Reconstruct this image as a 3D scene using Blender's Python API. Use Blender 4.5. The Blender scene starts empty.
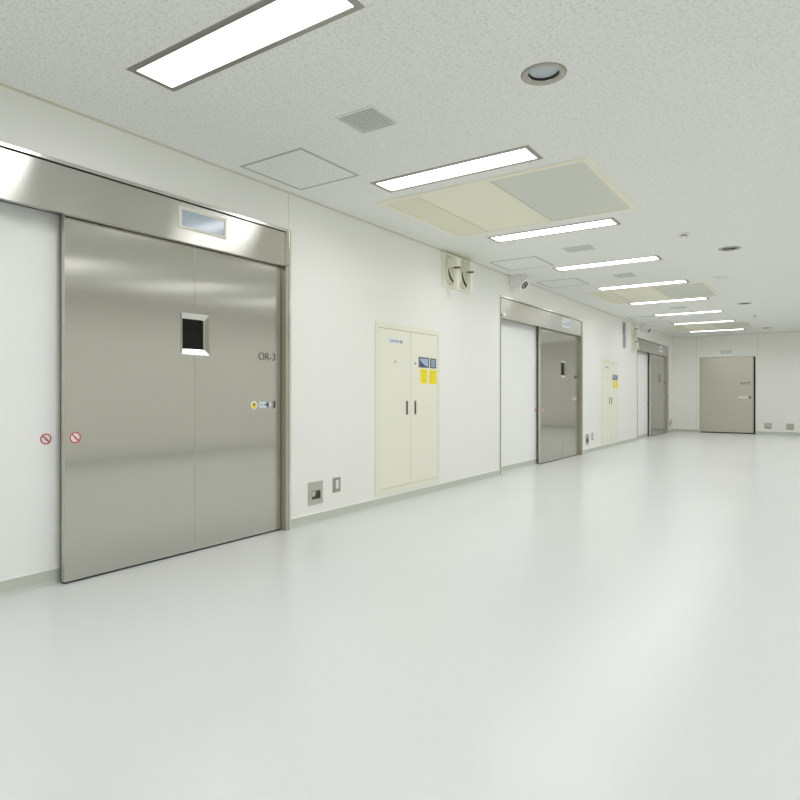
import bpy, bmesh, math
from mathutils import Vector, Matrix
S = bpy.context.scene
C = S.collection
PI = math.pi
XW, YB, XR, YF, H = -3.52, 19.1, 2.20, -6.0, 2.70   # left wall, back wall, right wall, front wall, ceiling

# ------------------------------------------------------------------ materials
def srgb(r, g, b):
    f = lambda c: (c/255/12.92) if c/255 <= .04045 else ((c/255+.055)/1.055)**2.4
    return (f(r), f(g), f(b), 1)

def mat(name, col, rough=.5, metal=0, spec=.5, aniso=0, arot=0, emit=0, emitcol=None, trans=0, coat=0):
    m = bpy.data.materials.new(name); m.use_nodes = True
    nt = m.node_tree; b = nt.nodes['Principled BSDF']
    b.inputs['Base Color'].default_value = col
    b.inputs['Roughness'].default_value = rough
    b.inputs['Metallic'].default_value = metal
    b.inputs['Specular IOR Level'].default_value = spec
    b.inputs['Coat Weight'].default_value = coat
    if aniso:
        b.inputs['Anisotropic'].default_value = aniso
        b.inputs['Anisotropic Rotation'].default_value = arot
        t = nt.nodes.new('ShaderNodeTangent'); t.direction_type = 'RADIAL'; t.axis = 'Z'
        nt.links.new(t.outputs[0], b.inputs['Tangent'])
    if emit:
        b.inputs['Emission Color'].default_value = emitcol or col
        b.inputs['Emission Strength'].default_value = emit
    if trans:
        b.inputs['Transmission Weight'].default_value = trans
    return m

def noise_mix(m, scale, c1, c2, lo=.4, hi=.6, detail=2, stretch=(1, 1, 1), bump=0, dist=.002, rough=None, distort=0):
    nt = m.node_tree; b = nt.nodes['Principled BSDF']
    tc = nt.nodes.new('ShaderNodeTexCoord'); mp = nt.nodes.new('ShaderNodeMapping')
    mp.inputs['Scale'].default_value = stretch
    n = nt.nodes.new('ShaderNodeTexNoise'); n.inputs['Scale'].default_value = scale
    n.inputs['Detail'].default_value = detail; n.inputs['Distortion'].default_value = distort
    r = nt.nodes.new('ShaderNodeValToRGB')
    r.color_ramp.elements[0].position = lo; r.color_ramp.elements[1].position = hi
    r.color_ramp.elements[0].color = c1; r.color_ramp.elements[1].color = c2
    nt.links.new(tc.outputs['Object'], mp.inputs[0]); nt.links.new(mp.outputs[0], n.inputs['Vector'])
    nt.links.new(n.outputs['Fac'], r.inputs[0]); nt.links.new(r.outputs[0], b.inputs['Base Color'])
    if bump:
        bp = nt.nodes.new('ShaderNodeBump'); bp.inputs['Strength'].default_value = bump
        bp.inputs['Distance'].default_value = dist
        nt.links.new(n.outputs['Fac'], bp.inputs['Height']); nt.links.new(bp.outputs[0], b.inputs['Normal'])
    if rough:
        mr = nt.nodes.new('ShaderNodeMapRange')
        mr.inputs['To Min'].default_value = rough[0]; mr.inputs['To Max'].default_value = rough[1]
        nt.links.new(n.outputs['Fac'], mr.inputs['Value']); nt.links.new(mr.outputs[0], b.inputs['Roughness'])
    return m

M = {}
M['wall'] = mat('wall_panel_paint', srgb(237, 237, 232), .42, spec=.4)
M['recess'] = mat('recess_panel_paint', srgb(240, 241, 238), .4, spec=.4)
M['angle'] = mat('ceiling_angle_trim', srgb(212, 210, 192), .5)
M['seam'] = mat('panel_joint', srgb(214, 213, 200), .5)
M['ceil'] = noise_mix(mat('rock_wool_ceiling', srgb(226, 227, 222), .9, spec=.2), 60, srgb(220, 221, 217), srgb(236, 237, 233), .36, .5, 2, (1, 1.6, 1), .35, .004, distort=.6)
M['floor'] = noise_mix(mat('vinyl_floor', srgb(214, 216, 213), .26, spec=.5), .7, srgb(216, 218, 217), srgb(222, 223, 222), .2, .8, 1, (1, .6, 1))
M['base'] = mat('cove_base_vinyl', srgb(196, 199, 190), .4)
M['sealant'] = mat('base_top_sealant', srgb(246, 247, 243), .35)
M['steel'] = mat('brushed_steel_leaf', srgb(194, 193, 185), .16, 1, aniso=1, arot=.0)
M['steel_back'] = mat('brushed_steel_flat', srgb(200, 197, 184), .42, 1)
M['polish'] = mat('polished_steel', srgb(202, 201, 194), .21, 1, aniso=.95, arot=.25)
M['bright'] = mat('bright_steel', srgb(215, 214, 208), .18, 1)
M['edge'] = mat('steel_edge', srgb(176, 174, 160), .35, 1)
M['side'] = mat('satin_steel_edge', srgb(214, 213, 202), .45, 1)
M['jamb'] = mat('jamb_steel', srgb(190, 187, 172), .3, 1)
M['lframe'] = mat('lamp_frame_steel', srgb(168, 165, 158), .38, 1)
M['black'] = mat('black_rubber', srgb(36, 34, 30), .6)
M['seal'] = mat('grey_rubber', srgb(96, 95, 88), .5)
M['dark'] = mat('dark_recess', srgb(70, 70, 64), .6)
M['glass'] = mat('window_glass', srgb(70, 74, 72), .03, 0, trans=.85)
M['cream'] = mat('cream_enamel', srgb(234, 234, 218), .4)
M['creamd'] = mat('cream_enamel_frame', srgb(232, 232, 214), .4)
M['accream'] = mat('cream_ceiling_enamel', srgb(238, 235, 216), .6)
M['acpunch'] = noise_mix(mat('perforated_cream', srgb(224, 221, 196), .6), 160, srgb(216, 213, 190), srgb(238, 235, 214), .42, .52)
M['acfilter'] = noise_mix(mat('grey_filter_mesh', srgb(192, 196, 182), .45), 220, srgb(208, 211, 199), srgb(218, 220, 209), .4, .6)
M['joint'] = mat('aluminium_joint', srgb(178, 179, 173), .5, .2)
M['slat'] = mat('grey_grille', srgb(220, 222, 219), .5)
M['slatd'] = mat('grille_depth', srgb(120, 124, 122), .8)
M['white'] = mat('white_plastic', srgb(232, 232, 228), .4)
M['signframe'] = mat('cream_sign_frame', srgb(232, 231, 218), .4)
M['signglass'] = mat('blue_grey_sign_glass', srgb(176, 190, 204), .12, spec=.7)
M['pale'] = mat('pale_blue_label', srgb(214, 222, 232), .5)
M['red'] = mat('red_ink', srgb(196, 48, 62), .5)
M['pink'] = mat('faded_red_ink', srgb(226, 176, 160), .5)
M['ink'] = mat('grey_ink', srgb(92, 92, 88), .5)
M['lett'] = mat('engraved_letter', srgb(88, 88, 84), .5)
M['yellow'] = mat('yellow_notice', srgb(246, 226, 20), .5)
M['yelink'] = mat('yellow_notice_print', srgb(222, 190, 10), .5)
M['amber'] = mat('sticker_yellow', srgb(238, 214, 30), .5)
M['screen'] = mat('screen_blue', srgb(166, 186, 214), .15, spec=.6)
M['screend'] = mat('screen_dark', srgb(74, 84, 110), .15)
M['bezel'] = mat('dark_bezel', srgb(84, 86, 92), .3)
M['handle'] = mat('grey_handle', srgb(120, 121, 116), .35, .5)
M['brass'] = mat('dull_steel_plate', srgb(172, 170, 158), .35, 1)
M['plate'] = mat('outlet_steel', srgb(196, 194, 184), .33, 1)
M['lamp'] = mat('lit_diffuser', srgb(255, 255, 252), .5, emit=4.2, emitcol=(.975, .98, 1, 1))
M['dldisc'] = mat('downlight_glass', srgb(186, 196, 200), .2)
M['dlring'] = mat('downlight_ring', srgb(176, 172, 164), .35, .9)
M['lens'] = mat('dark_lens', srgb(30, 32, 32), .1)
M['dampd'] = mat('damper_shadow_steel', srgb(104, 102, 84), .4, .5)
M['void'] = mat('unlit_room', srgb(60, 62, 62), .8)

M['glass'].node_tree.nodes['Principled BSDF'].inputs['IOR'].default_value = 1.25
# ------------------------------------------------------------------ helpers
def box(bm, x0, x1, y0, y1, z0, z1, bev=0):
    x0, x1 = sorted((x0, x1)); y0, y1 = sorted((y0, y1)); z0, z1 = sorted((z0, z1))
    r = bmesh.ops.create_cube(bm, size=1)
    vs = r['verts']
    for v in vs:
        v.co = Vector(((x0+x1)/2+v.co.x*(x1-x0), (y0+y1)/2+v.co.y*(y1-y0), (z0+z1)/2+v.co.z*(z1-z0)))
    if bev:
        es = list({e for v in vs for e in v.link_edges})
        bmesh.ops.bevel(bm, geom=es, offset=bev, segments=2, affect='EDGES', profile=.6)
    return bm

def cyl(bm, p, axis, r, d, seg=32, r2=None):
    """cylinder from p along axis by d"""
    a = Vector(axis).normalized()
    q = a.to_track_quat('Z', 'Y').to_matrix().to_4x4()
    mt = Matrix.Translation(Vector(p) + a*d/2) @ q
    bmesh.ops.create_cone(bm, cap_ends=True, segments=seg, radius1=r, radius2=r if r2 is None else r2, depth=d, matrix=mt)
    return bm

def ring(bm, p, axis, prof, seg=40):
    """lathe profile [(radius, height)] closed, around axis at p"""
    a = Vector(axis).normalized(); q = a.to_track_quat('Z', 'Y').to_matrix()
    rows = []
    for k in range(seg):
        t = 2*PI*k/seg
        rows.append([bm.verts.new(Vector(p) + q @ Vector((r*math.cos(t), r*math.sin(t), h))) for r, h in prof])
    n = len(prof)
    for k in range(seg):
        for i in range(n):
            j = (i+1) % n
            bm.faces.new((rows[k][i], rows[(k+1) % seg][i], rows[(k+1) % seg][j], rows[k][j]))
    return bm

def prism(bm, pts, vec):
    """extrude polygon pts (3d) by vec"""
    a = [bm.verts.new(p) for p in pts]; b = [bm.verts.new(Vector(p)+Vector(vec)) for p in pts]
    bm.faces.new(a[::-1]); bm.faces.new(b)
    n = len(pts)
    for i in range(n):
        bm.faces.new((a[i], a[(i+1) % n], b[(i+1) % n], b[i]))
    return bm

def frame_ring(bm, axis, c, d, u0, u1, v0, v1, w, ch):
    """rectangular frame with outward chamfer. axis 'x' wall (u=y,v=z) or 'z' ceiling (u=x,v=y).
    c plane coordinate, d signed protrusion, w width, ch chamfer"""
    def P(u, v, k):
        return (k, u, v) if axis == 'x' else ((u, v, k) if axis == 'z' else (u, k, v))
    loops = []
    for (ins, k) in ((0, c), (ch, c+d), (w, c+d), (w, c-d*.6)):
        loops.append([bm.verts.new(P(a, b, k)) for a, b in ((u0+ins, v0+ins), (u1-ins, v0+ins), (u1-ins, v1-ins), (u0+ins, v1-ins))])
    for L, K in zip(loops, loops[1:]+loops[:1]):
        for i in range(4):
            bm.faces.new((L[i], L[(i+1) % 4], K[(i+1) % 4], K[i]))
    return bm

def slab(bm, axis, a0, a1, u0, u1, v0, v1, holes=()):
    """slab with rectangular holes: axis x -> (u=y,v=z), y -> (u=x,v=z), z -> (u=x,v=y)"""
    us = sorted({u0, u1, *[h[0] for h in holes], *[h[1] for h in holes]}); us = [u for u in us if u0 <= u <= u1]
    vs = sorted({v0, v1, *[h[2] for h in holes], *[h[3] for h in holes]}); vs = [v for v in vs if v0 <= v <= v1]
    def solid(i, j):
        if i < 0 or j < 0 or i >= len(us)-1 or j >= len(vs)-1: return False
        cu, cv = (us[i]+us[i+1])/2, (vs[j]+vs[j+1])/2
        return not any(h[0] < cu < h[1] and h[2] < cv < h[3] for h in holes)
    cache = {}
    def V(u, v, a):
        k = (u, v, a)
        if k not in cache:
            cache[k] = bm.verts.new((a, u, v) if axis == 'x' else ((u, a, v) if axis == 'y' else (u, v, a)))
        return cache[k]
    for i in range(len(us)-1):
        for j in range(len(vs)-1):
            if not solid(i, j): continue
            ua, ub, va, vb = us[i], us[i+1], vs[j], vs[j+1]
            for a in (a0, a1): bm.faces.new((V(ua, va, a), V(ub, va, a), V(ub, vb, a), V(ua, vb, a)))
            if not solid(i-1, j): bm.faces.new((V(ua, va, a0), V(ua, vb, a0), V(ua, vb, a1), V(ua, va, a1)))
            if not solid(i+1, j): bm.faces.new((V(ub, va, a0), V(ub, vb, a0), V(ub, vb, a1), V(ub, va, a1)))
            if not solid(i, j-1): bm.faces.new((V(ua, va, a0), V(ub, va, a0), V(ub, va, a1), V(ua, va, a1)))
            if not solid(i, j+1): bm.faces.new((V(ua, vb, a0), V(ub, vb, a0), V(ub, vb, a1), V(ua, vb, a1)))
    return bm

def wloc(o):
    v = Vector((0, 0, 0))
    while o is not None:
        v += o.location; o = o.parent
    return v

def mesh(name, bm, m, parent=None, loc=None, smooth=False):
    """geometry is given in place; the object's origin is its parent's base, or loc"""
    org = wloc(parent) if parent is not None else Vector(loc or (0, 0, 0))
    if parent is None:
        bmesh.ops.translate(bm, verts=bm.verts, vec=-org)
    else:
        bmesh.ops.translate(bm, verts=bm.verts, vec=-org)
    bmesh.ops.recalc_face_normals(bm, faces=bm.faces)
    me = bpy.data.meshes.new(name); bm.to_mesh(me); bm.free()
    me.materials.append(m)
    if smooth:
        for p in me.polygons: p.use_smooth = True
        try: me.set_sharp_from_angle(angle=math.radians(35))
        except Exception: pass
    o = bpy.data.objects.new(name, me); C.objects.link(o)
    if parent is not None: o.parent = parent
    else: o.location = org
    return o

def tag(o, label, cat, group=None, kind=None):
    o['label'] = label; o['category'] = cat
    if group: o['group'] = group
    if kind: o['kind'] = kind
    return o

def empty(name, loc, label, cat, group=None, kind=None):
    o = bpy.data.objects.new(name, None); C.objects.link(o); o.location = loc
    o.empty_display_size = .1
    return tag(o, label, cat, group, kind)

def copy_tree(o, parent=None):
    c = o.copy(); C.objects.link(c); c.parent = parent
    for ch in [k for k in bpy.data.objects if k.parent == o]:
        copy_tree(ch, c)
    return c

def B(*a, bev=0): return box(bmesh.new(), *a, bev=bev)

def text(name, s, size, m, parent, pos, face='x', depth=.0012, xscale=1):
    cu = bpy.data.curves.new(name, 'FONT'); cu.body = s; cu.size = size; cu.extrude = depth
    cu.align_x = 'CENTER'; cu.align_y = 'CENTER'
    t = bpy.data.objects.new(name+'_tmp', cu); C.objects.link(t)
    bpy.context.view_layer.update()
    me = bpy.data.meshes.new_from_object(t.evaluated_get(bpy.context.evaluated_depsgraph_get()))
    bpy.data.objects.remove(t)
    me.transform(Matrix.Diagonal((xscale, 1, 1, 1)))
    if face == 'x':       # on the left wall, read from +X: text runs towards +Y
        R = Matrix(((0, 0, 1, 0), (1, 0, 0, 0), (0, 1, 0, 0), (0, 0, 0, 1)))
    else:                 # on the back wall, read from -Y: text runs towards +X
        R = Matrix(((1, 0, 0, 0), (0, 0, -1, 0), (0, 1, 0, 0), (0, 0, 0, 1)))
    me.transform(R)
    me.transform(Matrix.Translation(Vector(pos) - wloc(parent)))
    me.materials.clear(); me.materials.append(m)
    o = bpy.data.objects.new(name, me); C.objects.link(o); o.parent = parent
    return o

# ------------------------------------------------------------------ door data (outer y0,y1, leaf left,right)
DOORS = [dict(y0=.19, y1=3.596, l0=1.846, l1=3.557, room='OR-3'),
         dict(y0=7.534, y1=10.94, l0=9.105, l1=10.90, room='OR-2'),
         dict(y0=14.926, y1=18.44, l0=16.56, l1=18.40, room='OR-1')]
ZH = 2.392
XL = -3.57     # front of the leaves
XP = -3.65     # back of the recess
OUT = [(3.818, 3.999), (11.14, 11.32), (18.60, 18.78)]
# ------------------------------------------------------------------ setting
bm = bmesh.new()
wh = [(d['y0'], d['y1'], 0, ZH) for d in DOORS] + [(a+.03, b-.03, .19, .285) for a, b in OUT] + [(13.64, 13.89, 2.08, 2.63)]
slab(bm, 'x', XW, XP, YF, YB, 0, H, wh)
slab(bm, 'x', XP-.001, XP-.10, YF, YB, 0, H, [(d['l0']+.12, d['y1']-.05, 0, 2.2) for d in DOORS])
tag(mesh('wall_left', bm, M['wall']), 'long off-white panelled wall on the left with the three steel sliding doors', 'wall', kind='structure')
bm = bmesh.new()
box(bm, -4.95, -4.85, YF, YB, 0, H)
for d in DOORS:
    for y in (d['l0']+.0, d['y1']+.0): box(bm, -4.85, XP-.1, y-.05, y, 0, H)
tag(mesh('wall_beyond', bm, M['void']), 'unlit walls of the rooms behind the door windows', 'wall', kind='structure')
bm = bmesh.new()
BO = [(-1.251, -1.079), (-.755, -.58)]
BD = (-2.80, -1.475, 2.085)
slab(bm, 'y', YB, YB+.12, -4.95, XR, 0, H, [(a+.035, b-.035, .185, .275) for a, b in BO] + [(BD[0], BD[1], 0, BD[2])])
tag(mesh('wall_back', bm, M['wall']), 'off-white end wall with a single steel door', 'wall', kind='structure')
tag(mesh('wall_right', B(XR, XR+.12, YF, YB+.12, 0, H), M['wall']), 'off-white wall on the right side of the corridor', 'wall', kind='structure')
tag(mesh('wall_front', B(-4.95, XR+.12, YF-.12, YF, 0, H), M['wall']), 'off-white wall behind the viewer', 'wall', kind='structure')
tag(mesh('floor', B(-4.95, XR+.12, YF-.12, YB+.5, -.08, 0), M['floor']), 'glossy pale grey seamless vinyl floor', 'floor', kind='structure')

LX0, LX1, LW = -2.850, -1.568, .275
LY = [1.912, 3.917, 5.908, 7.775, 9.62, 11.53, 13.50, 15.45, 17.60]
RX = 3.05      # distance to the second row
NB = [-.09, -2.09, -4.09]     # unseen lights added behind the viewer to light the floor evenly
lights = [(LX0, LX1, y) for y in LY] + [(LX0+RX, LX1+RX, y) for y in LY+NB] + [(LX0, LX1, y) for y in NB]
GR = [(-2.348, -2.073, 2.766, 3.044), (-2.385, -2.055, 6.672, 6.92), (-2.345, -2.075, 8.53, 8.84), (-2.36, -2.07, 12.35, 12.62)]
DL = [(-1.155, 2.985), (-.840, 7.737), (-1.131, 12.61), (-1.105, 17.6)]
ch = [(a+.02, b-.02, y-LW/2+.02, y+LW/2-.02) for a, b, y in lights]
ch += [(a+.012, b-.012, c+.012, d-.012) for a, b, c, d in GR]
ch += [(x-.0755, x+.0755, y-.0755, y+.0755) for x, y in DL]
tag(mesh('ceiling', slab(bmesh.new(), 'z', H, H+.05, -4.95, XR+.12, YF-.12, YB+.12, ch), M['ceil']), 'pale grey rock wool ceiling with a fine pitted pattern', 'ceiling', kind='structure')
mesh_roof = mesh('ceiling_upper', B(-4.95, XR+.12, YF-.12, YB+.12, H+.14, H+.2), M['ceil'])
tag(mesh_roof, 'slab above the suspended ceiling', 'ceiling', kind='structure')

# cove bases
def base_run(bm, bs, y0, y1, x):
    pts = [(x, y0, 0), (x+.022, y0, 0), (x+.010, y0, .006), (x+.005, y0, .016), (x+.003, y0, .082), (x, y0, .082)]
    prism(bm, pts, (0, y1-y0, 0))
    box(bs, x, x+.006, y0, y1, .080, .090)
bm, bs = bmesh.new(), bmesh.new()
ys = [YF, DOORS[0]['y0'], DOORS[0]['y1'], DOORS[1]['y0'], DOORS[1]['y1'], DOORS[2]['y0'], DOORS[2]['y1'], YB]
for a, b in zip(ys[::2], ys[1::2]): base_run(bm, bs, a, b, XW)
for d in DOORS: base_run(bm, bs, d['y0'], d['l0']+.1, XP)
bl = tag(mesh('baseboard_left', bm, M['base']), 'grey vinyl cove base along the left wall', 'baseboard', kind='structure')
mesh('sealant_line', bs, M['sealant'], bl)
bm, bs = bmesh.new(), bmesh.new()
for a, b in ((XW, BD[0]-.03), (BD[1]+.024, XR)):
    prism(bm, [(a, YB, 0), (a, YB-.022, 0), (a, YB-.010, .006), (a, YB-.005, .016), (a, YB-.003, .082), (a, YB, .082)], (b-a, 0, 0))
    box(bs, a, b, YB-.006, YB, .080, .090)
bb = tag(mesh('baseboard_back', bm, M['base']), 'grey vinyl cove base along the end wall', 'baseboard', kind='structure')
mesh('sealant_line', bs, M['sealant'], bb)
tag(mesh('baseboard_right', B(XR-.005, XR, YF, YB, 0, .085), M['base']), 'grey vinyl cove base along the right wall', 'baseboard', kind='structure')
bm = bmesh.new()
prism(bm, [(XW, YF, H), (XW+.012, YF, H), (XW+.012, YF, H-.004), (XW+.003, YF, H-.004), (XW+.003, YF, H-.011), (XW, YF, H-.011)], (0, YB-YF, 0))
tag(mesh('trim_1', bm, M['angle']), 'thin beige angle where the left wall meets the ceiling', 'trim', kind='structure')
tag(mesh('trim_2', B(XW+.012, XR, YB-.008, YB, H-.012, H), M['angle']), 'thin beige angle where the end wall meets the ceiling', 'trim', kind='structure')
n = 3
for (a, z0, z1) in ((3.59, ZH+.01, 2.684), (10.95, ZH+.01, 2.684)):
    tag(mesh('trim_%d' % n, B(XW, XW+.0015, a-.004, a+.004, z0, z1), M['seam']), 'hairline panel joint in the left wall above a door corner', 'trim', kind='structure'); n += 1
for x, z0 in ((-2.90, .09), (-1.40, 2.12)):
    tag(mesh('trim_%d' % n, B(x-.005, x+.005, YB-.0015, YB, z0, 2.688), M['seam']), 'hairline vertical panel joint in the end wall beside the steel door', 'trim', kind='structure'); n += 1

# ------------------------------------------------------------------ sliding doors
def no_touch(parent, x, y, z, r):
    f = cyl(bmesh.new(), (x, y, z), (1, 0, 0), r, .001)
    st = mesh('prohibition_sticker', f, M['white'], parent); st['label'] = 'round white sticker with a red ring'
    mesh('red_ring', ring(bmesh.new(), (x, y, z), (1, 0, 0), [(r*.97, .0005), (r*.97, .002), (r*.76, .002), (r*.76, .0005)]), M['red'], st)
    s = bmesh.new(); a = r*.78; w = r*.13
    k = math.sqrt(.5)
    pts = [(x+.0014, y-(a-w)*k-w*k*0-w*k, z+(a)*k-w*k), (x+.0014, y-a*k+w*k, z+a*k+w*k-0), (x+.0014, y+a*k+w*k, z-a*k+w*k), (x+.0014, y+a*k-w*k, z-a*k-w*k)]
    prism(s, pts, (.001, 0, 0)); mesh('red_slash', s, M['red'], st)
    h = bmesh.new()     # small grey hand: palm and four fingers
    box(h, x+.0010, x+.0013, y-r*.26, y+r*.26, z-r*.45, z+r*.02)
    for q in range(4):
        yy = y-r*.26+q*r*.14
        box(h, x+.0010, x+.0013, yy, yy+r*.10, z+r*.02, z+r*(.36+.1*(q in (1, 2))))
    box(h, x+.0010, x+.0013, y+r*.26, y+r*.42, z-r*.2, z+r*.02)
    mesh('hand_symbol', h, M['slat'], st)

def sliding_door(i, d):
    y0, y1, l0, l1 = d['y0'], d['y1'], d['l0'], d['l1']
    nm = ['nearest stainless steel sliding door of the left wall, marked OR-3', 'middle stainless steel sliding door, between the two cream cabinets and past the ceiling camera',
          'farthest stainless steel sliding door of the left wall, near the room corner'][i]
    t = empty('door_%d' % (i+1), (XW, y0, 0), nm, 'door', kind='structure')
    # recess panel that the leaf slides over
    p = mesh('recess_panel', B(XP, XP+.002, y0+.02, l0+.11, .088, 2.13), M['recess'], t); p['label'] = 'off-white wall panel set back beside the steel leaf'
    # jambs
    mesh('jamb', B(XP+.002, XW+.004, l1, y1, 0, ZH), M['jamb'], t)
    mesh('jamb', B(XP+.002, XW+.004, y0, y0+.02, 0, ZH), M['jamb'], t)
    mesh('jamb_trim', B(XW+.004, XW+.009, y1-.008, y1+.016, 0, ZH+.006, bev=.0015), M['bright'], t)
    mesh('jamb_trim', B(XW+.004, XW+.009, y0-.006, y0+.014, 0, ZH+.006, bev=.0015), M['jamb'], t)
    # header
    hd = mesh('header', B(XW-.035, XW-.002, y0+.02, y1-.008, 2.112, 2.370, bev=.002), M['polish'], t)
    mesh('header_backing', B(XP+.002, XW-.036, y0+.02, y1-.04, 2.125, 2.383), M['black'], t)
    mesh('header_lip', B(XW-.033, XW+.004, y0+.02, y1-.008, 2.104, 2.1115), M['polish'], t)
    mesh('header_trim', B(XW-.02, XW+.008, y0, y1-.008, 2.377, 2.397, bev=.0015), M['bright'], t)
    # room sign on the header
    a, b, za, zb = y0+2.376, y0+2.775, 2.19, 2.34
    sg = mesh('room_sign', frame_ring(bmesh.new(), 'x', XW-.002, .008, a, b, za, zb, .022, .003), M['signframe'], hd)
    sg['label'] = 'cream framed sign'
    mesh('sign_glass', B(XW-.001, XW+.003, a+.022, b-.022, za+.022, zb-.022), M['signglass'], t)
    # motion sensor at the free end
    sn = bmesh.new(); box(sn, XW, XW+.035, y0+.04, y0+.13, 2.12, 2.155, bev=.008)
    if i: mesh('motion_sensor', sn, M['white'], t)['label'] = 'small white sensor'
    else: sn.free()
    # leaf with window hole
    wy0, wy1, wz0, wz1 = l1-.925, l1-.715, 1.368, 1.630
    if i: wy0, wy1 = l1-.90, l1-.66
    lf = mesh('leaf', slab(bmesh.new(), 'x', XL-.045, XL, l0, l1-.004, .012, 2.118, [(wy0, wy1, wz0, wz1)]), M['steel'], t)
    mesh('edge_trim', B(XL-.036, XL-.001, l0-.0015, l0, .012, 2.118), M['side'], lf)
    mesh('edge_seal', B(XL-.045, XL-.037, l0-.004, l0, .012, 2.118), M['seal'], lf)
    mesh('bottom_seal', B(XL-.040, XL-.002, l0, l1-.004, .003, .012), M['black'], lf)
    mesh('closing_seal', B(XL-.04, XL-.006, l1-.004, l1, .020, 2.118), M['black'], lf)
    sy = l1-.822
    mesh('panel_seam', B(XL, XL+.0006, sy-.0015, sy+.0015, .02, wz0-.012), M['edge'], lf)
    mesh('panel_seam', B(XL, XL+.0006, sy-.0015, sy+.0015, wz1+.012, 2.118), M['edge'], lf)
    # window frame: splayed surround, reflected light put in as brighter head and sill; then the pane
    fb, sb_ = bmesh.new(), bmesh.new()
    prof = ((-.012, -.012, XL), (-.012, -.012, XL+.003), (-.008, -.008, XL+.005), (.010, .028, XL-.014), (.010, .028, XL-.045), (0, 0, XL-.045))
    for (su, sv, x_), (tu, tv, x2_) in zip(prof, prof[1:]):
        P4 = [(x_, wy0+su, wz0+sv), (x_, wy1-su, wz0+sv), (x_, wy1-su, wz1-sv), (x_, wy0+su, wz1-sv)]
        Q4 = [(x2_, wy0+tu, wz0+tv), (x2_, wy1-tu, wz0+tv), (x2_, wy1-tu, wz1-tv), (x2_, wy0+tu, wz1-tv)]
        for k in range(4):
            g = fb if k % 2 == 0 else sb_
            g.faces.new([g.verts.new(p_) for p_ in (P4[k], P4[(k+1) % 4], Q4[(k+1) % 4], Q4[k])])
    for g in (fb, sb_): bmesh.ops.remove_doubles(g, verts=g.verts, dist=1e-5)
    mesh('window_sill_and_head', fb, M['bright'], lf)['label'] = 'splayed strips above and below the pane, coloured brighter for reflected light'
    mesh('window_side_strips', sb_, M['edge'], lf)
    gl = mesh('window_glass', B(XL-.034, XL-.028, wy0+.010, wy1-.010, wz0+.028, wz1-.028), M['glass'], lf); gl['label'] = 'dark glass pane'
    mesh('glazing_spacer', B(XL-.027, XL-.016, wy1-.024, wy1-.010, wz0+.028, wz1-.028), M['steel_back'], lf)
    # lettering, sticker, label, pull
    text('door_lettering', d['room'], .083, M['lett'], lf, (XL+.001, l1-.150, 1.375), xscale=.98)
    ty = l1-.285
    st = mesh('round_sticker', cyl(bmesh.new(), (XL, ty, 1.003), (1, 0, 0), .031, .001), M['white'], lf); st['label'] = 'round white and yellow sticker'
    mesh('sticker_face', cyl(bmesh.new(), (XL+.001, ty, 1.000), (1, 0, 0), .024, .001), M['amber'], lf)
    mesh('sticker_symbol', prism(bmesh.new(), [(XL+.002, ty-.012, .998), (XL+.002, ty+.012, .998), (XL+.002, ty+.005, 1.02), (XL+.002, ty-.005, 1.02)], (.0006, 0, 0)), M['ink'], lf)
    lb = bmesh.new(); box(lb, XL, XL+.001, l1-.232, l1-.135, .981, 1.027)
    cyl(lb, (XL, l1-.135, 1.004), (1, 0, 0), .023, .001)
    mesh('instruction_label', lb, M['pale'], lf)['label'] = 'pale blue label with rounded end'
    lt = bmesh.new()
    for q in range(3): box(lt, XL+.001, XL+.0016, l1-.178+q*.016, l1-.166+q*.016, .996, 1.012)
    box(lt, XL+.001, XL+.0016, l1-.222, l1-.19, 1.001, 1.006)
    mesh('label_print', lt, M['ink'], lf)
    mesh('recessed_pull', B(XL, XL+.0018, l1-.093, l1-.062, .972, 1.034), M['brass'], lf)
    mesh('pull_slot', B(XL+.0018, XL+.0026, l1-.080, l1-.068, .977, 1.029), M['black'], lf)
    no_touch(lf, XL, l0+(.095 if i else .059), .836, .034)
    no_touch(t, XP+.002, l0-(.02 if i else .067), .832, .032)
for i, d in enumerate(DOORS): sliding_door(i, d)

# ------------------------------------------------------------------ end wall door
t = empty('door_4', (BD[0], YB, 0), 'single steel door in the end wall', 'door', kind='structure')
x0, x1, zt = BD
mesh('jamb', B(x0-.018, x0+.012, YB-.006, YB+.10, 0, zt+.014), M['jamb'], t)
mesh('jamb', B(x1-.004, x1+.022, YB-.006, YB+.10, 0, zt+.014), M['black'], t)['label'] = 'dark jamb on the right'
mesh('head_frame', B(x0-.018, x1+.022, YB-.008, YB+.10, zt, zt+.018), M['bright'], t)
lf = mesh('leaf', B(x0+.012, x1-.024, YB+.008, YB+.05, .03, zt-.004), M['steel_back'], t)
mesh('edge_seal', B(x1-.024, x1-.004, YB+.006, YB+.05, 0, zt-.004), M['black'], t)
mesh('bottom_seal', B(x0+.012, x1-.004, YB+.006, YB+.05, .003, .03), M['black'], t)
mesh('edge_trim', B(x1-.055, x1-.026, YB+.006, YB+.008, .03, zt-.004), M['jamb'], lf)
text('door_lettering', '器材室', .085, M['lett'], lf, (-1.69, YB+.0075, 1.365), face='y')
mesh('instruction_label', B(-1.86, -1.645, YB+.0055, YB+.008, .965, 1.01), M['white'], lf)['label'] = 'white strip label'
mesh('recessed_pull', B(-1.605, -1.56, YB+.005, YB+.008, .955, 1.02), M['ink'], lf)
tag_s = empty('room_sign', (-2.155, YB, 2.2), 'small white horizontal sign plate on the end wall above the steel door', 'sign')
mesh('sign_frame', B(-2.275, -2.035, YB-.03, YB, 2.195, 2.268, bev=.008), M['joint'], tag_s)
mesh('sign_face', B(-2.255, -2.055, YB-.033, YB-.03, 2.212, 2.25), M['white'], tag_s)

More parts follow.
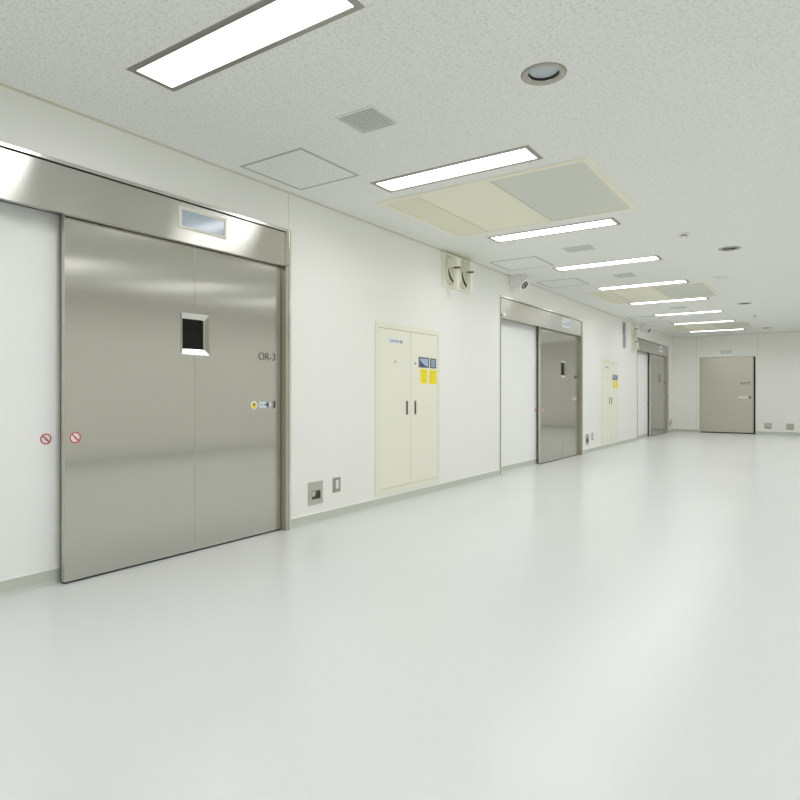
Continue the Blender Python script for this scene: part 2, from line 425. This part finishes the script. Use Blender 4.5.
# ------------------------------------------------------------------ flush electrical cabinets
def cabinet(y0, y1, z0, z1, label, second):
    t = empty('electrical_cabinet', (XW, y0, z0), label, 'cabinet', 'cream wall cabinets')
    f = .055
    mesh('frame', frame_ring(bmesh.new(), 'x', XW, .010, y0, y1, z0, z1, f, .002), M['creamd'], t)
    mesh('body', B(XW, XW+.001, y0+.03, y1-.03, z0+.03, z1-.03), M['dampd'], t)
    ym = (y0+y1)/2 + .01
    hw = []
    for k, (a, b) in enumerate(((y0+f+.003, ym-.0025), (ym+.0025, y1-f-.003))):
        dr = mesh('door', B(XW+.001, XW+.009, a, b, z0+f+.003, z1-f+.002-.006, bev=.0015), M['cream'], t)
        yy = (ym-.075) if k == 0 else (ym+.083)
        hz = .945
        h = mesh('handle', B(XW+.009, XW+.013, yy-.016, yy+.016, hz-.072, hz+.072, bev=.001), M['handle'], dr); h['label'] = 'grey flush lift handle'
        mesh('handle_slot', B(XW+.013, XW+.0145, yy-.006, yy+.006, hz-.06, hz+.06), M['dark'], dr)
        hw.append(dr)
    X = XW+.009
    L, R = hw
    s = y0-4.751
    lab = mesh('name_label', B(X, X+.0008, 4.97+s, 5.215+s, 1.592, 1.634), M['pale'], L); lab['label'] = 'pale blue name strip'
    pr = bmesh.new()
    for q in range(7): box(pr, X+.0008, X+.0013, 5.00+s+q*.022, 5.0145+s+q*.022, 1.606, 1.618)
    mesh('name_symbol', B(X+.0008, X+.0013, 5.168+s, 5.195+s, 1.601, 1.624), M['ink'], L)
    mesh('name_print', pr, M['ink'], L)
    wm = bmesh.new()
    prism(wm, [(X, 5.055+s, 1.395), (X, 5.105+s, 1.395), (X, 5.08+s, 1.438)], (.0008, 0, 0))
    mesh('warning_sticker', wm, M['pink'], L)['label'] = 'small faded red triangular sticker'
    mesh('key_lock', cyl(bmesh.new(), (X, 5.445+s, 1.405), (1, 0, 0), .011, .004), M['handle'], R)
    # display windows and yellow notices
    def screen(a, b, z0, z1, pic):
        sc = mesh('display_window', frame_ring(bmesh.new(), 'x', X, .005, a, b, z0, z1, .013, .002), M['bezel'], R); sc['label'] = 'dark framed display window'
        mesh('display_face', B(X, X+.0015, a+.012, b-.012, z0+.012, z1-.012), M['screen'], R)
        if pic:
            w, h = b-a, z1-z0
            pts = [(X+.0015, a+w*.12, z0+h*.78), (X+.0015, a+w*.12, z0+h*.12), (X+.0015, a+w*.8, z0+h*.12), (X+.0015, a+w*.48, z0+h*.3), (X+.0015, a+w*.28, z0+h*.5)]
            prism(bm2 := bmesh.new(), pts, (.0006, 0, 0)); mesh('display_graph', bm2, M['screend'], R)
        else:
            bm2 = bmesh.new()
            for q in range(4): box(bm2, X+.0015, X+.002, a+.022, b-.022, z0+.022+q*.016, z0+.027+q*.016)
            mesh('display_text', bm2, M['bezel'], R)
    screen(5.512+s, 5.716+s, 1.368, 1.478, True)
    screen(5.742+s, 5.866+s, 1.366, 1.474, False)
    for a, b, z0_, z1_ in ((5.545+s, 5.688+s, 1.196, 1.352), (5.728+s, 5.880+s, 1.194, 1.347)):
        nt = mesh('yellow_notice', B(X, X+.0008, a, b, z0_, z1_), M['yellow'], R); nt['label'] = 'yellow paper notice'
        pr = bmesh.new()
        for q in range(6): box(pr, X+.0008, X+.0012, a+.018, b-.018-.02*(q % 2), z1_-.028-q*.021, z1_-.023-q*.021)
        mesh('notice_print', pr, M['yelink'], R)
    return t
cabinet(4.751, 5.955, .105, 1.785, 'tall cream two-door wall cabinet between the OR-3 door and the middle sliding door', 0)
cabinet(12.11, 13.30, .105, 1.765, 'tall cream two-door wall cabinet beyond the middle sliding door, below the grey wall grille', 1)

# ------------------------------------------------------------------ outlets
def recessed_outlet(axis, a, b, z0, z1, label):
    """steel plate with a hooded recess in its lower half"""
    m_ = (a+b)/2
    t = empty('recessed_outlet', (XW, a, z0) if axis == 'x' else (a, YB, z0), label, 'outlet', 'recessed steel floor-level outlets')
    w = b-a; hh = z1-z0
    ho = (a+w*.22, a+w*.83, z0+hh*.235, z0+hh*.60)
    if axis == 'x':
        mesh('plate', slab(bmesh.new(), 'x', XW, XW+.005, a, b, z0, z1, [ho]), M['plate'], t)
        bm = bmesh.new(); box(bm, XW-.034, XW-.030, ho[0]-.003, ho[1]+.003, ho[2]-.003, ho[3]+.003)
        for p, q in ((ho[0]-.003, ho[0]), (ho[1], ho[1]+.003)): box(bm, XW-.03, XW, p, q, ho[2]-.003, ho[3]+.003)
        box(bm, XW-.03, XW, ho[0], ho[1], ho[3], ho[3]+.003)
        mesh('pocket', bm, M['brass'], t)
        mesh('pocket_floor', B(XW-.03, XW+.004, ho[0]+.001, ho[1]-.001, ho[2], ho[2]+.008), M['dark'], t)
        mesh('socket', B(XW-.03, XW-.022, (ho[0]+ho[1])/2-.02, (ho[0]+ho[1])/2+.02, ho[2]+.02, ho[3]-.01, bev=.003), M['white'], t)
    else:
        mesh('plate', slab(bmesh.new(), 'y', YB-.005, YB, a, b, z0, z1, [ho]), M['plate'], t)
        bm = bmesh.new(); box(bm, ho[0]-.003, ho[1]+.003, YB+.03, YB+.034, ho[2]-.003, ho[3]+.003)
        for p, q in ((ho[0]-.003, ho[0]), (ho[1], ho[1]+.003)): box(bm, p, q, YB, YB+.03, ho[2]-.003, ho[3]+.003)
        box(bm, ho[0], ho[1], YB, YB+.03, ho[3], ho[3]+.003)
        mesh('pocket', bm, M['brass'], t)
        mesh('pocket_floor', B(ho[0]+.001, ho[1]-.001, YB-.004, YB+.03, ho[2], ho[2]+.008), M['dark'], t)
        mesh('socket', B((ho[0]+ho[1])/2-.02, (ho[0]+ho[1])/2+.02, YB+.022, YB+.03, ho[2]+.02, ho[3]-.01, bev=.003), M['white'], t)
LO = ['square recessed steel outlet low on the wall just right of the OR-3 door', 'recessed steel outlet low on the wall just right of the middle sliding door',
      'recessed steel outlet low on the wall between the farthest sliding door and the room corner']
for (a, b), l in zip(OUT, LO): recessed_outlet('x', a, b, .158, .350, l)
recessed_outlet('y', BO[0][0], BO[0][1], .145, .312, 'left of the two recessed outlets low on the end wall, nearer the steel door')
recessed_outlet('y', BO[1][0], BO[1][1], .135, .302, 'right of the two recessed outlets low on the end wall, farther from the steel door')
def switch(a, b, z0, z1, label):
    t = empty('socket_plate', (XW, a, z0), label, 'outlet', 'narrow steel socket plates')
    mesh('plate', B(XW, XW+.006, a, b, z0, z1, bev=.002), M['brass'], t)
    w = b-a
    mesh('insert', B(XW+.006, XW+.009, a+w*.36, a+w*.70, z0+(z1-z0)*.24, z1-(z1-z0)*.18, bev=.001), M['white'], t)
switch(4.132, 4.232, .226, .354, 'narrow steel plate with white insert, right of the square outlet beside the OR-3 door')
switch(11.49, 11.59, .226, .354, 'narrow steel socket plate right of the recessed outlet past the middle sliding door')
switch(18.86, 18.96, .226, .354, 'narrow steel socket plate nearest the room corner')

# ------------------------------------------------------------------ pressure relief dampers (cream plate, two round flaps with weighted arms)
def damper(y0, z0, w, h, centres, label, kd=1):
    z1 = z0+h
    t = empty('pressure_damper', (XW, y0, z0), label, 'damper', 'cream pressure relief dampers under the ceiling')
    mesh('backing_plate', frame_ring(bmesh.new(), 'x', XW, .03, y0, y0+w, z0, z1, .035, .003), M['cream'], t)
    mesh('face_plate', B(XW, XW+.016, y0+.03, y0+w-.03, z0+.03, z1-.03), M['creamd'], t)
    for cy, cz in centres:
        r = .142
        mesh('collar', ring(bmesh.new(), (XW+.016, cy, cz), (1, 0, 0), [(r, 0), (r, .04), (r-.012, .04), (r-.012, 0)]), M['cream'], t, smooth=True)
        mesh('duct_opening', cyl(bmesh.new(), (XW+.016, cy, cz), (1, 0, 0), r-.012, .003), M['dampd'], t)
        ax = Vector((math.cos(math.radians(11)), 0, math.sin(math.radians(11))))
        fl = mesh('flap', cyl(bmesh.new(), Vector((XW+.068, cy, cz-.004)), ax, r-.010, .006, 40), M['cream'], t, smooth=True)
        mesh('hinge_box', B(XW+.016, XW+.016+.139*kd, cy-.115, cy-.015, cz+.035, cz+.140, bev=.008), M['creamd'], t)
        mesh('arm', B(XW+.016+.084*kd, XW+.016+.134*kd, cy-.095, cy-.045, cz-.225, cz+.03, bev=.006), M['cream'], t)
        wb = bmesh.new(); cyl(wb, (XW+.016+.129*kd, cy-.155, cz+.012), (.35, 1, .15), .010, .085, 20)
        mesh('counterweight', wb, M['dark'], t, smooth=True)
damper(6.005, 2.295, .70, .39, [(6.190, 2.480), (6.510, 2.480)], 'cream wall plate with two round flaps side by side, left of the white camera')
damper(14.42, 2.08, .38, .61, [(14.61, 2.525), (14.61, 2.235)], 'cream relief damper with stacked flaps at the upper left corner of the farthest sliding door', .45)

# ------------------------------------------------------------------ ceiling-corner cameras
def camera_unit(y, label, x=XW):
    t = empty('surveillance_camera', (x, y, 2.7), label, 'camera')
    n = Vector((.78, -.18, -.56)).normalized()
    hb = B(x, x+.20, y-.10, y+.09, 2.575, 2.70, bev=.012)
    mesh('housing', hb, M['white'], t)
    c = Vector((x+.125, y-.02, 2.612))
    mesh('barrel', cyl(bmesh.new(), c, n, .085, .09, 40), M['white'], t, smooth=True)
    e = c+n*.09
    mesh('rim', ring(bmesh.new(), e, n, [(.088, -.012), (.088, .008), (.066, .008), (.066, -.004)]), M['white'], t, smooth=True)
    mesh('lens_ring', ring(bmesh.new(), e, n, [(.052, 0), (.052, .004), (.034, .004), (.034, 0)]), M['lens'], t, smooth=True)
    mesh('lens', cyl(bmesh.new(), e, n, .022, .006, 24), M['ink'], t, smooth=True)
camera_unit(7.93, 'white camera with round tilted face, above the left end of the middle sliding door')
camera_unit(15.30, 'small white camera with dark lens under the ceiling above the farthest sliding door')

# ------------------------------------------------------------------ wall grille
t = empty('wall_grille', (XW, 13.62, 2.06), 'tall narrow grey louvred grille near the ceiling, left of the farthest relief damper', 'vent')
mesh('frame', frame_ring(bmesh.new(), 'x', XW, .010, 13.62, 13.91, 2.06, 2.65, .022, .003), M['slat'], t)
mesh('backing', B(XW-.06, XW-.055, 13.645, 13.885, 2.085, 2.625), M['slatd'], t)
mesh('divider', B(XW, XW+.008, 13.642, 13.888, 2.348, 2.362), M['white'], t)
for k in range(18):
    z = 2.092+k*.03
    prism(b_ := bmesh.new(), [(XW-.02, 13.645, z+.018), (XW-.018, 13.645, z+.02), (XW+.006, 13.645, z), (XW+.004, 13.645, z-.002)], (0, .24, 0))
    mesh('slat', b_, M['slat'], t)

# ------------------------------------------------------------------ ceiling lights
def make_light(x0, x1, yc):
    t = empty('ceiling_light', (x0, yc, H), '', 'ceiling light', 'recessed fluorescent lights in the near ceiling row')
    f = mesh('frame', frame_ring(bmesh.new(), 'z', H, -.004, x0, x1, yc-LW/2, yc+LW/2, .034, .003), M['lframe'], t)
    mesh('diffuser', B(x0+.033, x1-.033, yc-LW/2+.033, yc+LW/2-.033, H-.001, H+.006), M['lamp'], t)['label'] = 'lit white diffuser'
    la = bpy.data.lights.new('lamp', 'AREA'); la.shape = 'RECTANGLE'
    la.size = x1-x0-.07; la.size_y = LW-.07; la.spread = math.radians(160); la.energy = 6.8; la.color = (.965, .968, 1)
    lo = bpy.data.objects.new('lamp', la); C.objects.link(lo); lo.parent = t
    lo.location = ((x1-x0)/2, 0, -.0025)
    hb = bmesh.new()
    box(hb, x0+.021, x1-.021, yc-LW/2+.021, yc+LW/2-.021, H+.05, H+.055)
    mesh('housing', hb, M['white'], t)
    return t
LL = ['largest and nearest lit rectangular ceiling light, above the OR-3 door',
      'second lit ceiling light from the viewer, just before the largest cream ceiling panel',
      'third lit ceiling light from the viewer, just beyond the near cream ceiling panel',
      'fourth lit ceiling light from the viewer, between the second and third ceiling vents',
      'fifth lit ceiling light from the viewer, just before the middle cream ceiling panel',
      'sixth lit ceiling light from the viewer, just beyond the middle cream ceiling panel',
      'seventh lit ceiling light from the viewer, third from the end wall',
      'eighth lit ceiling light from the viewer, second from the end wall',
      'ninth and farthest lit ceiling light, nearest the end wall']
proto = make_light(LX0, LX1, LY[0])
for k, (a, b, y) in enumerate(lights):
    o = proto if k == 0 else copy_tree(proto)
    o.location = (a, y, H)
    if k < 9: o['label'] = LL[k]
    else:
        o['label'] = 'lit rectangular ceiling light outside the picture, inferred beside or added behind the viewer'
        o['group'] = 'recessed fluorescent lights outside the picture'

# ------------------------------------------------------------------ ceiling grilles
def make_vent(g, label, n=9):
    x0, x1, y0, y1 = g
    t = empty('ceiling_vent', (x0, y0, H), label, 'vent', 'square louvred vents in the ceiling')
    mesh('frame', frame_ring(bmesh.new(), 'z', H, -.004, x0, x1, y0, y1, .014, .001), M['slat'], t)
    mesh('backing', B(x0+.013, x1-.013, y0+.013, y1-.013, H+.012, H+.016), M['slatd'], t)
    w = (y1-y0-.028)/n
    for k in range(n):
        y = y0+.014+k*w
        prism(b_ := bmesh.new(), [(x0+.014, y+w*.20, H-.002), (x0+.014, y+w*.80, H-.002), (x0+.014, y+w*.80, H), (x0+.014, y+w*.20, H)], (x1-x0-.028, 0, 0))
        mesh('slat', b_, M['slat'], t)
make_vent(GR[0], 'square grey louvred ceiling vent nearest the viewer, beside the first access panel', 12)
make_vent(GR[1], 'second square ceiling vent, between the third and fourth ceiling lights', 12)
make_vent(GR[2], 'third square ceiling vent, between the fourth and fifth ceiling lights', 12)
make_vent(GR[3], 'faint far ceiling vent, between the sixth and seventh ceiling lights', 12)

# ------------------------------------------------------------------ access panels
def access(x0, x1, y0, y1, label):
    t = empty('access_panel', (x0, y0, H), label, 'access panel', 'square ceiling access panels along the left wall')
    mesh('frame', slab(bmesh.new(), 'z', H-.003, H, x0, x1, y0, y1, [(x0+.019, x1-.019, y0+.019, y1-.019)]), M['joint'], t)
    mesh('lid', B(x0+.020, x1-.020, y0+.020, y1-.020, H-.002, H), M['ceil'], t)
access(-3.404, -2.814, 2.985, 3.605, 'large square access panel outlined in grey, nearest the viewer above the OR-3 door corner')
access(-3.367, -2.766, 6.89, 7.50, 'square access panel in front of the white camera, beside the fourth ceiling light')
access(-3.401, -2.815, 8.50, 9.096, 'square access panel above the middle sliding door, just past the white camera')
access(-3.40, -2.81, 13.55, 14.15, 'faint access panel beside the seventh ceiling light, at the far relief damper')
access(-3.40, -2.80, 14.65, 15.40, 'faint access panel beside the eighth ceiling light, above the farthest sliding door')

# ------------------------------------------------------------------ air-conditioning panels
def ac_panel(x0, x1, y0, y1, label):
    t = empty('air_conditioning_panel', (x0, y0, H), label, 'ceiling panel', 'large cream panels in the ceiling')
    mesh('frame', frame_ring(bmesh.new(), 'z', H, -.010, x0, x1, y0, y1, .045, .004), M['accream'], t)
    xa, xb = x0+(x1-x0)*.205, x0+(x1-x0)*.575
    mesh('perforated_intake', B(x0+.046, xa-.003, y0+.046, y1-.046, H-.006, H), M['acpunch'], t)['label'] = 'finely perforated strip'
    mesh('service_cover', B(xa+.003, xb-.003, y0+.046, y1-.046, H-.007, H), M['accream'], t)['label'] = 'plain cream cover'
    mesh('filter_grille', B(xb+.003, x1-.046, y0+.046, y1-.046, H-.006, H), M['acfilter'], t)['label'] = 'grey-green filter section'
    for x in (xa, xb): mesh('divider', B(x-.006, x+.006, y0+.045, y1-.045, H-.009, H), M['angle'], t)
ac_panel(-3.085, -1.313, 4.19, 5.595, 'largest cream ceiling panel with grey-green filter, between the second and third lights')
ac_panel(-3.085, -1.36, 9.80, 11.32, 'middle cream ceiling panel, between the fifth and sixth lights')
ac_panel(-3.085, -1.32, 15.66, 17.40, 'farthest cream ceiling panel, between the last two lights')

# ------------------------------------------------------------------ downlights, speaker, detectors
def downlight(x, y, label):
    t = empty('downlight', (x, y, H), label, 'downlight', 'round unlit downlights')
    mesh('trim_ring', ring(bmesh.new(), (x, y, H), (0, 0, -1), [(.1085, 0), (.106, .006), (.098, .008), (.080, .003), (.0755, -.004), (.100, -.0)], 56), M['dlring'], t, smooth=True)
    mesh('outer_lip', ring(bmesh.new(), (x, y, H), (0, 0, -1), [(.114, 0), (.113, .002), (.108, .002), (.108, 0)], 56), M['lframe'], t, smooth=True)
    mesh('can', ring(bmesh.new(), (x, y, H), (0, 0, -1), [(.0755, -.004), (.0755, -.045), (.0745, -.045), (.0745, -.004)], 48), M['black'], t, smooth=True)
    mesh('glass_disc', cyl(bmesh.new(), (x, y, H+.016), (0, 0, 1), .073, .004, 48), M['dldisc'], t, smooth=True)
for p, l in zip(DL, ['largest round steel downlight, nearest the viewer', 'second round downlight from the viewer, beyond the smoke detector',
                     'third round downlight from the viewer, beyond the flat white speaker', 'farthest round downlight, near the end wall']):
    downlight(p[0], p[1], l)
t = empty('ceiling_speaker', (-1.13, 9.57, H), 'flat round white speaker cover beyond the second downlight', 'speaker')
mesh('rim', ring(bmesh.new(), (-1.13, 9.57, H), (0, 0, -1), [(.115, 0), (.112, .008), (.095, .009), (.095, 0)], 48), M['white'], t, smooth=True)
mesh('grille', cyl(bmesh.new(), (-1.13, 9.57, H-.006), (0, 0, 1), .096, .006, 48), M['slat'], t, smooth=True)
def detector(x, y, label):
    t = empty('smoke_detector', (x, y, H), label, 'smoke detector', 'small round smoke detectors')
    mesh('base', cyl(bmesh.new(), (x, y, H), (0, 0, -1), .056, .018, 40, .052), M['signframe'], t, smooth=True)
    mesh('sensor_head', cyl(bmesh.new(), (x, y, H-.03), (0, 0, -1), .036, .018, 32, .028), M['white'], t, smooth=True)
    mesh('neck', cyl(bmesh.new(), (x, y, H-.018), (0, 0, -1), .026, .012, 24), M['slatd'], t, smooth=True)
detector(-1.14, 6.75, 'cream smoke detector nearest the viewer, between two downlights')
detector(-1.118, 14.58, 'tiny far smoke detector between the last two downlights')

# ------------------------------------------------------------------ camera, world, view
cam = bpy.data.cameras.new('camera'); co = bpy.data.objects.new('camera', cam); C.objects.link(co)
co.location = (0, 0, 1.091); co.rotation_euler = (PI/2, 0, math.asin(.56238))
cam.sensor_width = 36; cam.lens = 619/800*36; cam.shift_y = -6.5/800
cam.clip_start = .05
S.camera = co
w = bpy.data.worlds.new('world'); w.use_nodes = True; S.world = w
w.node_tree.nodes['Background'].inputs[0].default_value = (.5, .5, .5, 1)
w.node_tree.nodes['Background'].inputs[1].default_value = .1
S.view_settings.view_transform = 'Standard'; S.view_settings.look = 'None'
S.view_settings.gamma = 1; S.view_settings.exposure = .24; S.view_settings.use_curve_mapping = False
S.cycles.max_bounces = 16; S.cycles.diffuse_bounces = 10; S.cycles.glossy_bounces = 6
S.cycles.sample_clamp_indirect = 8
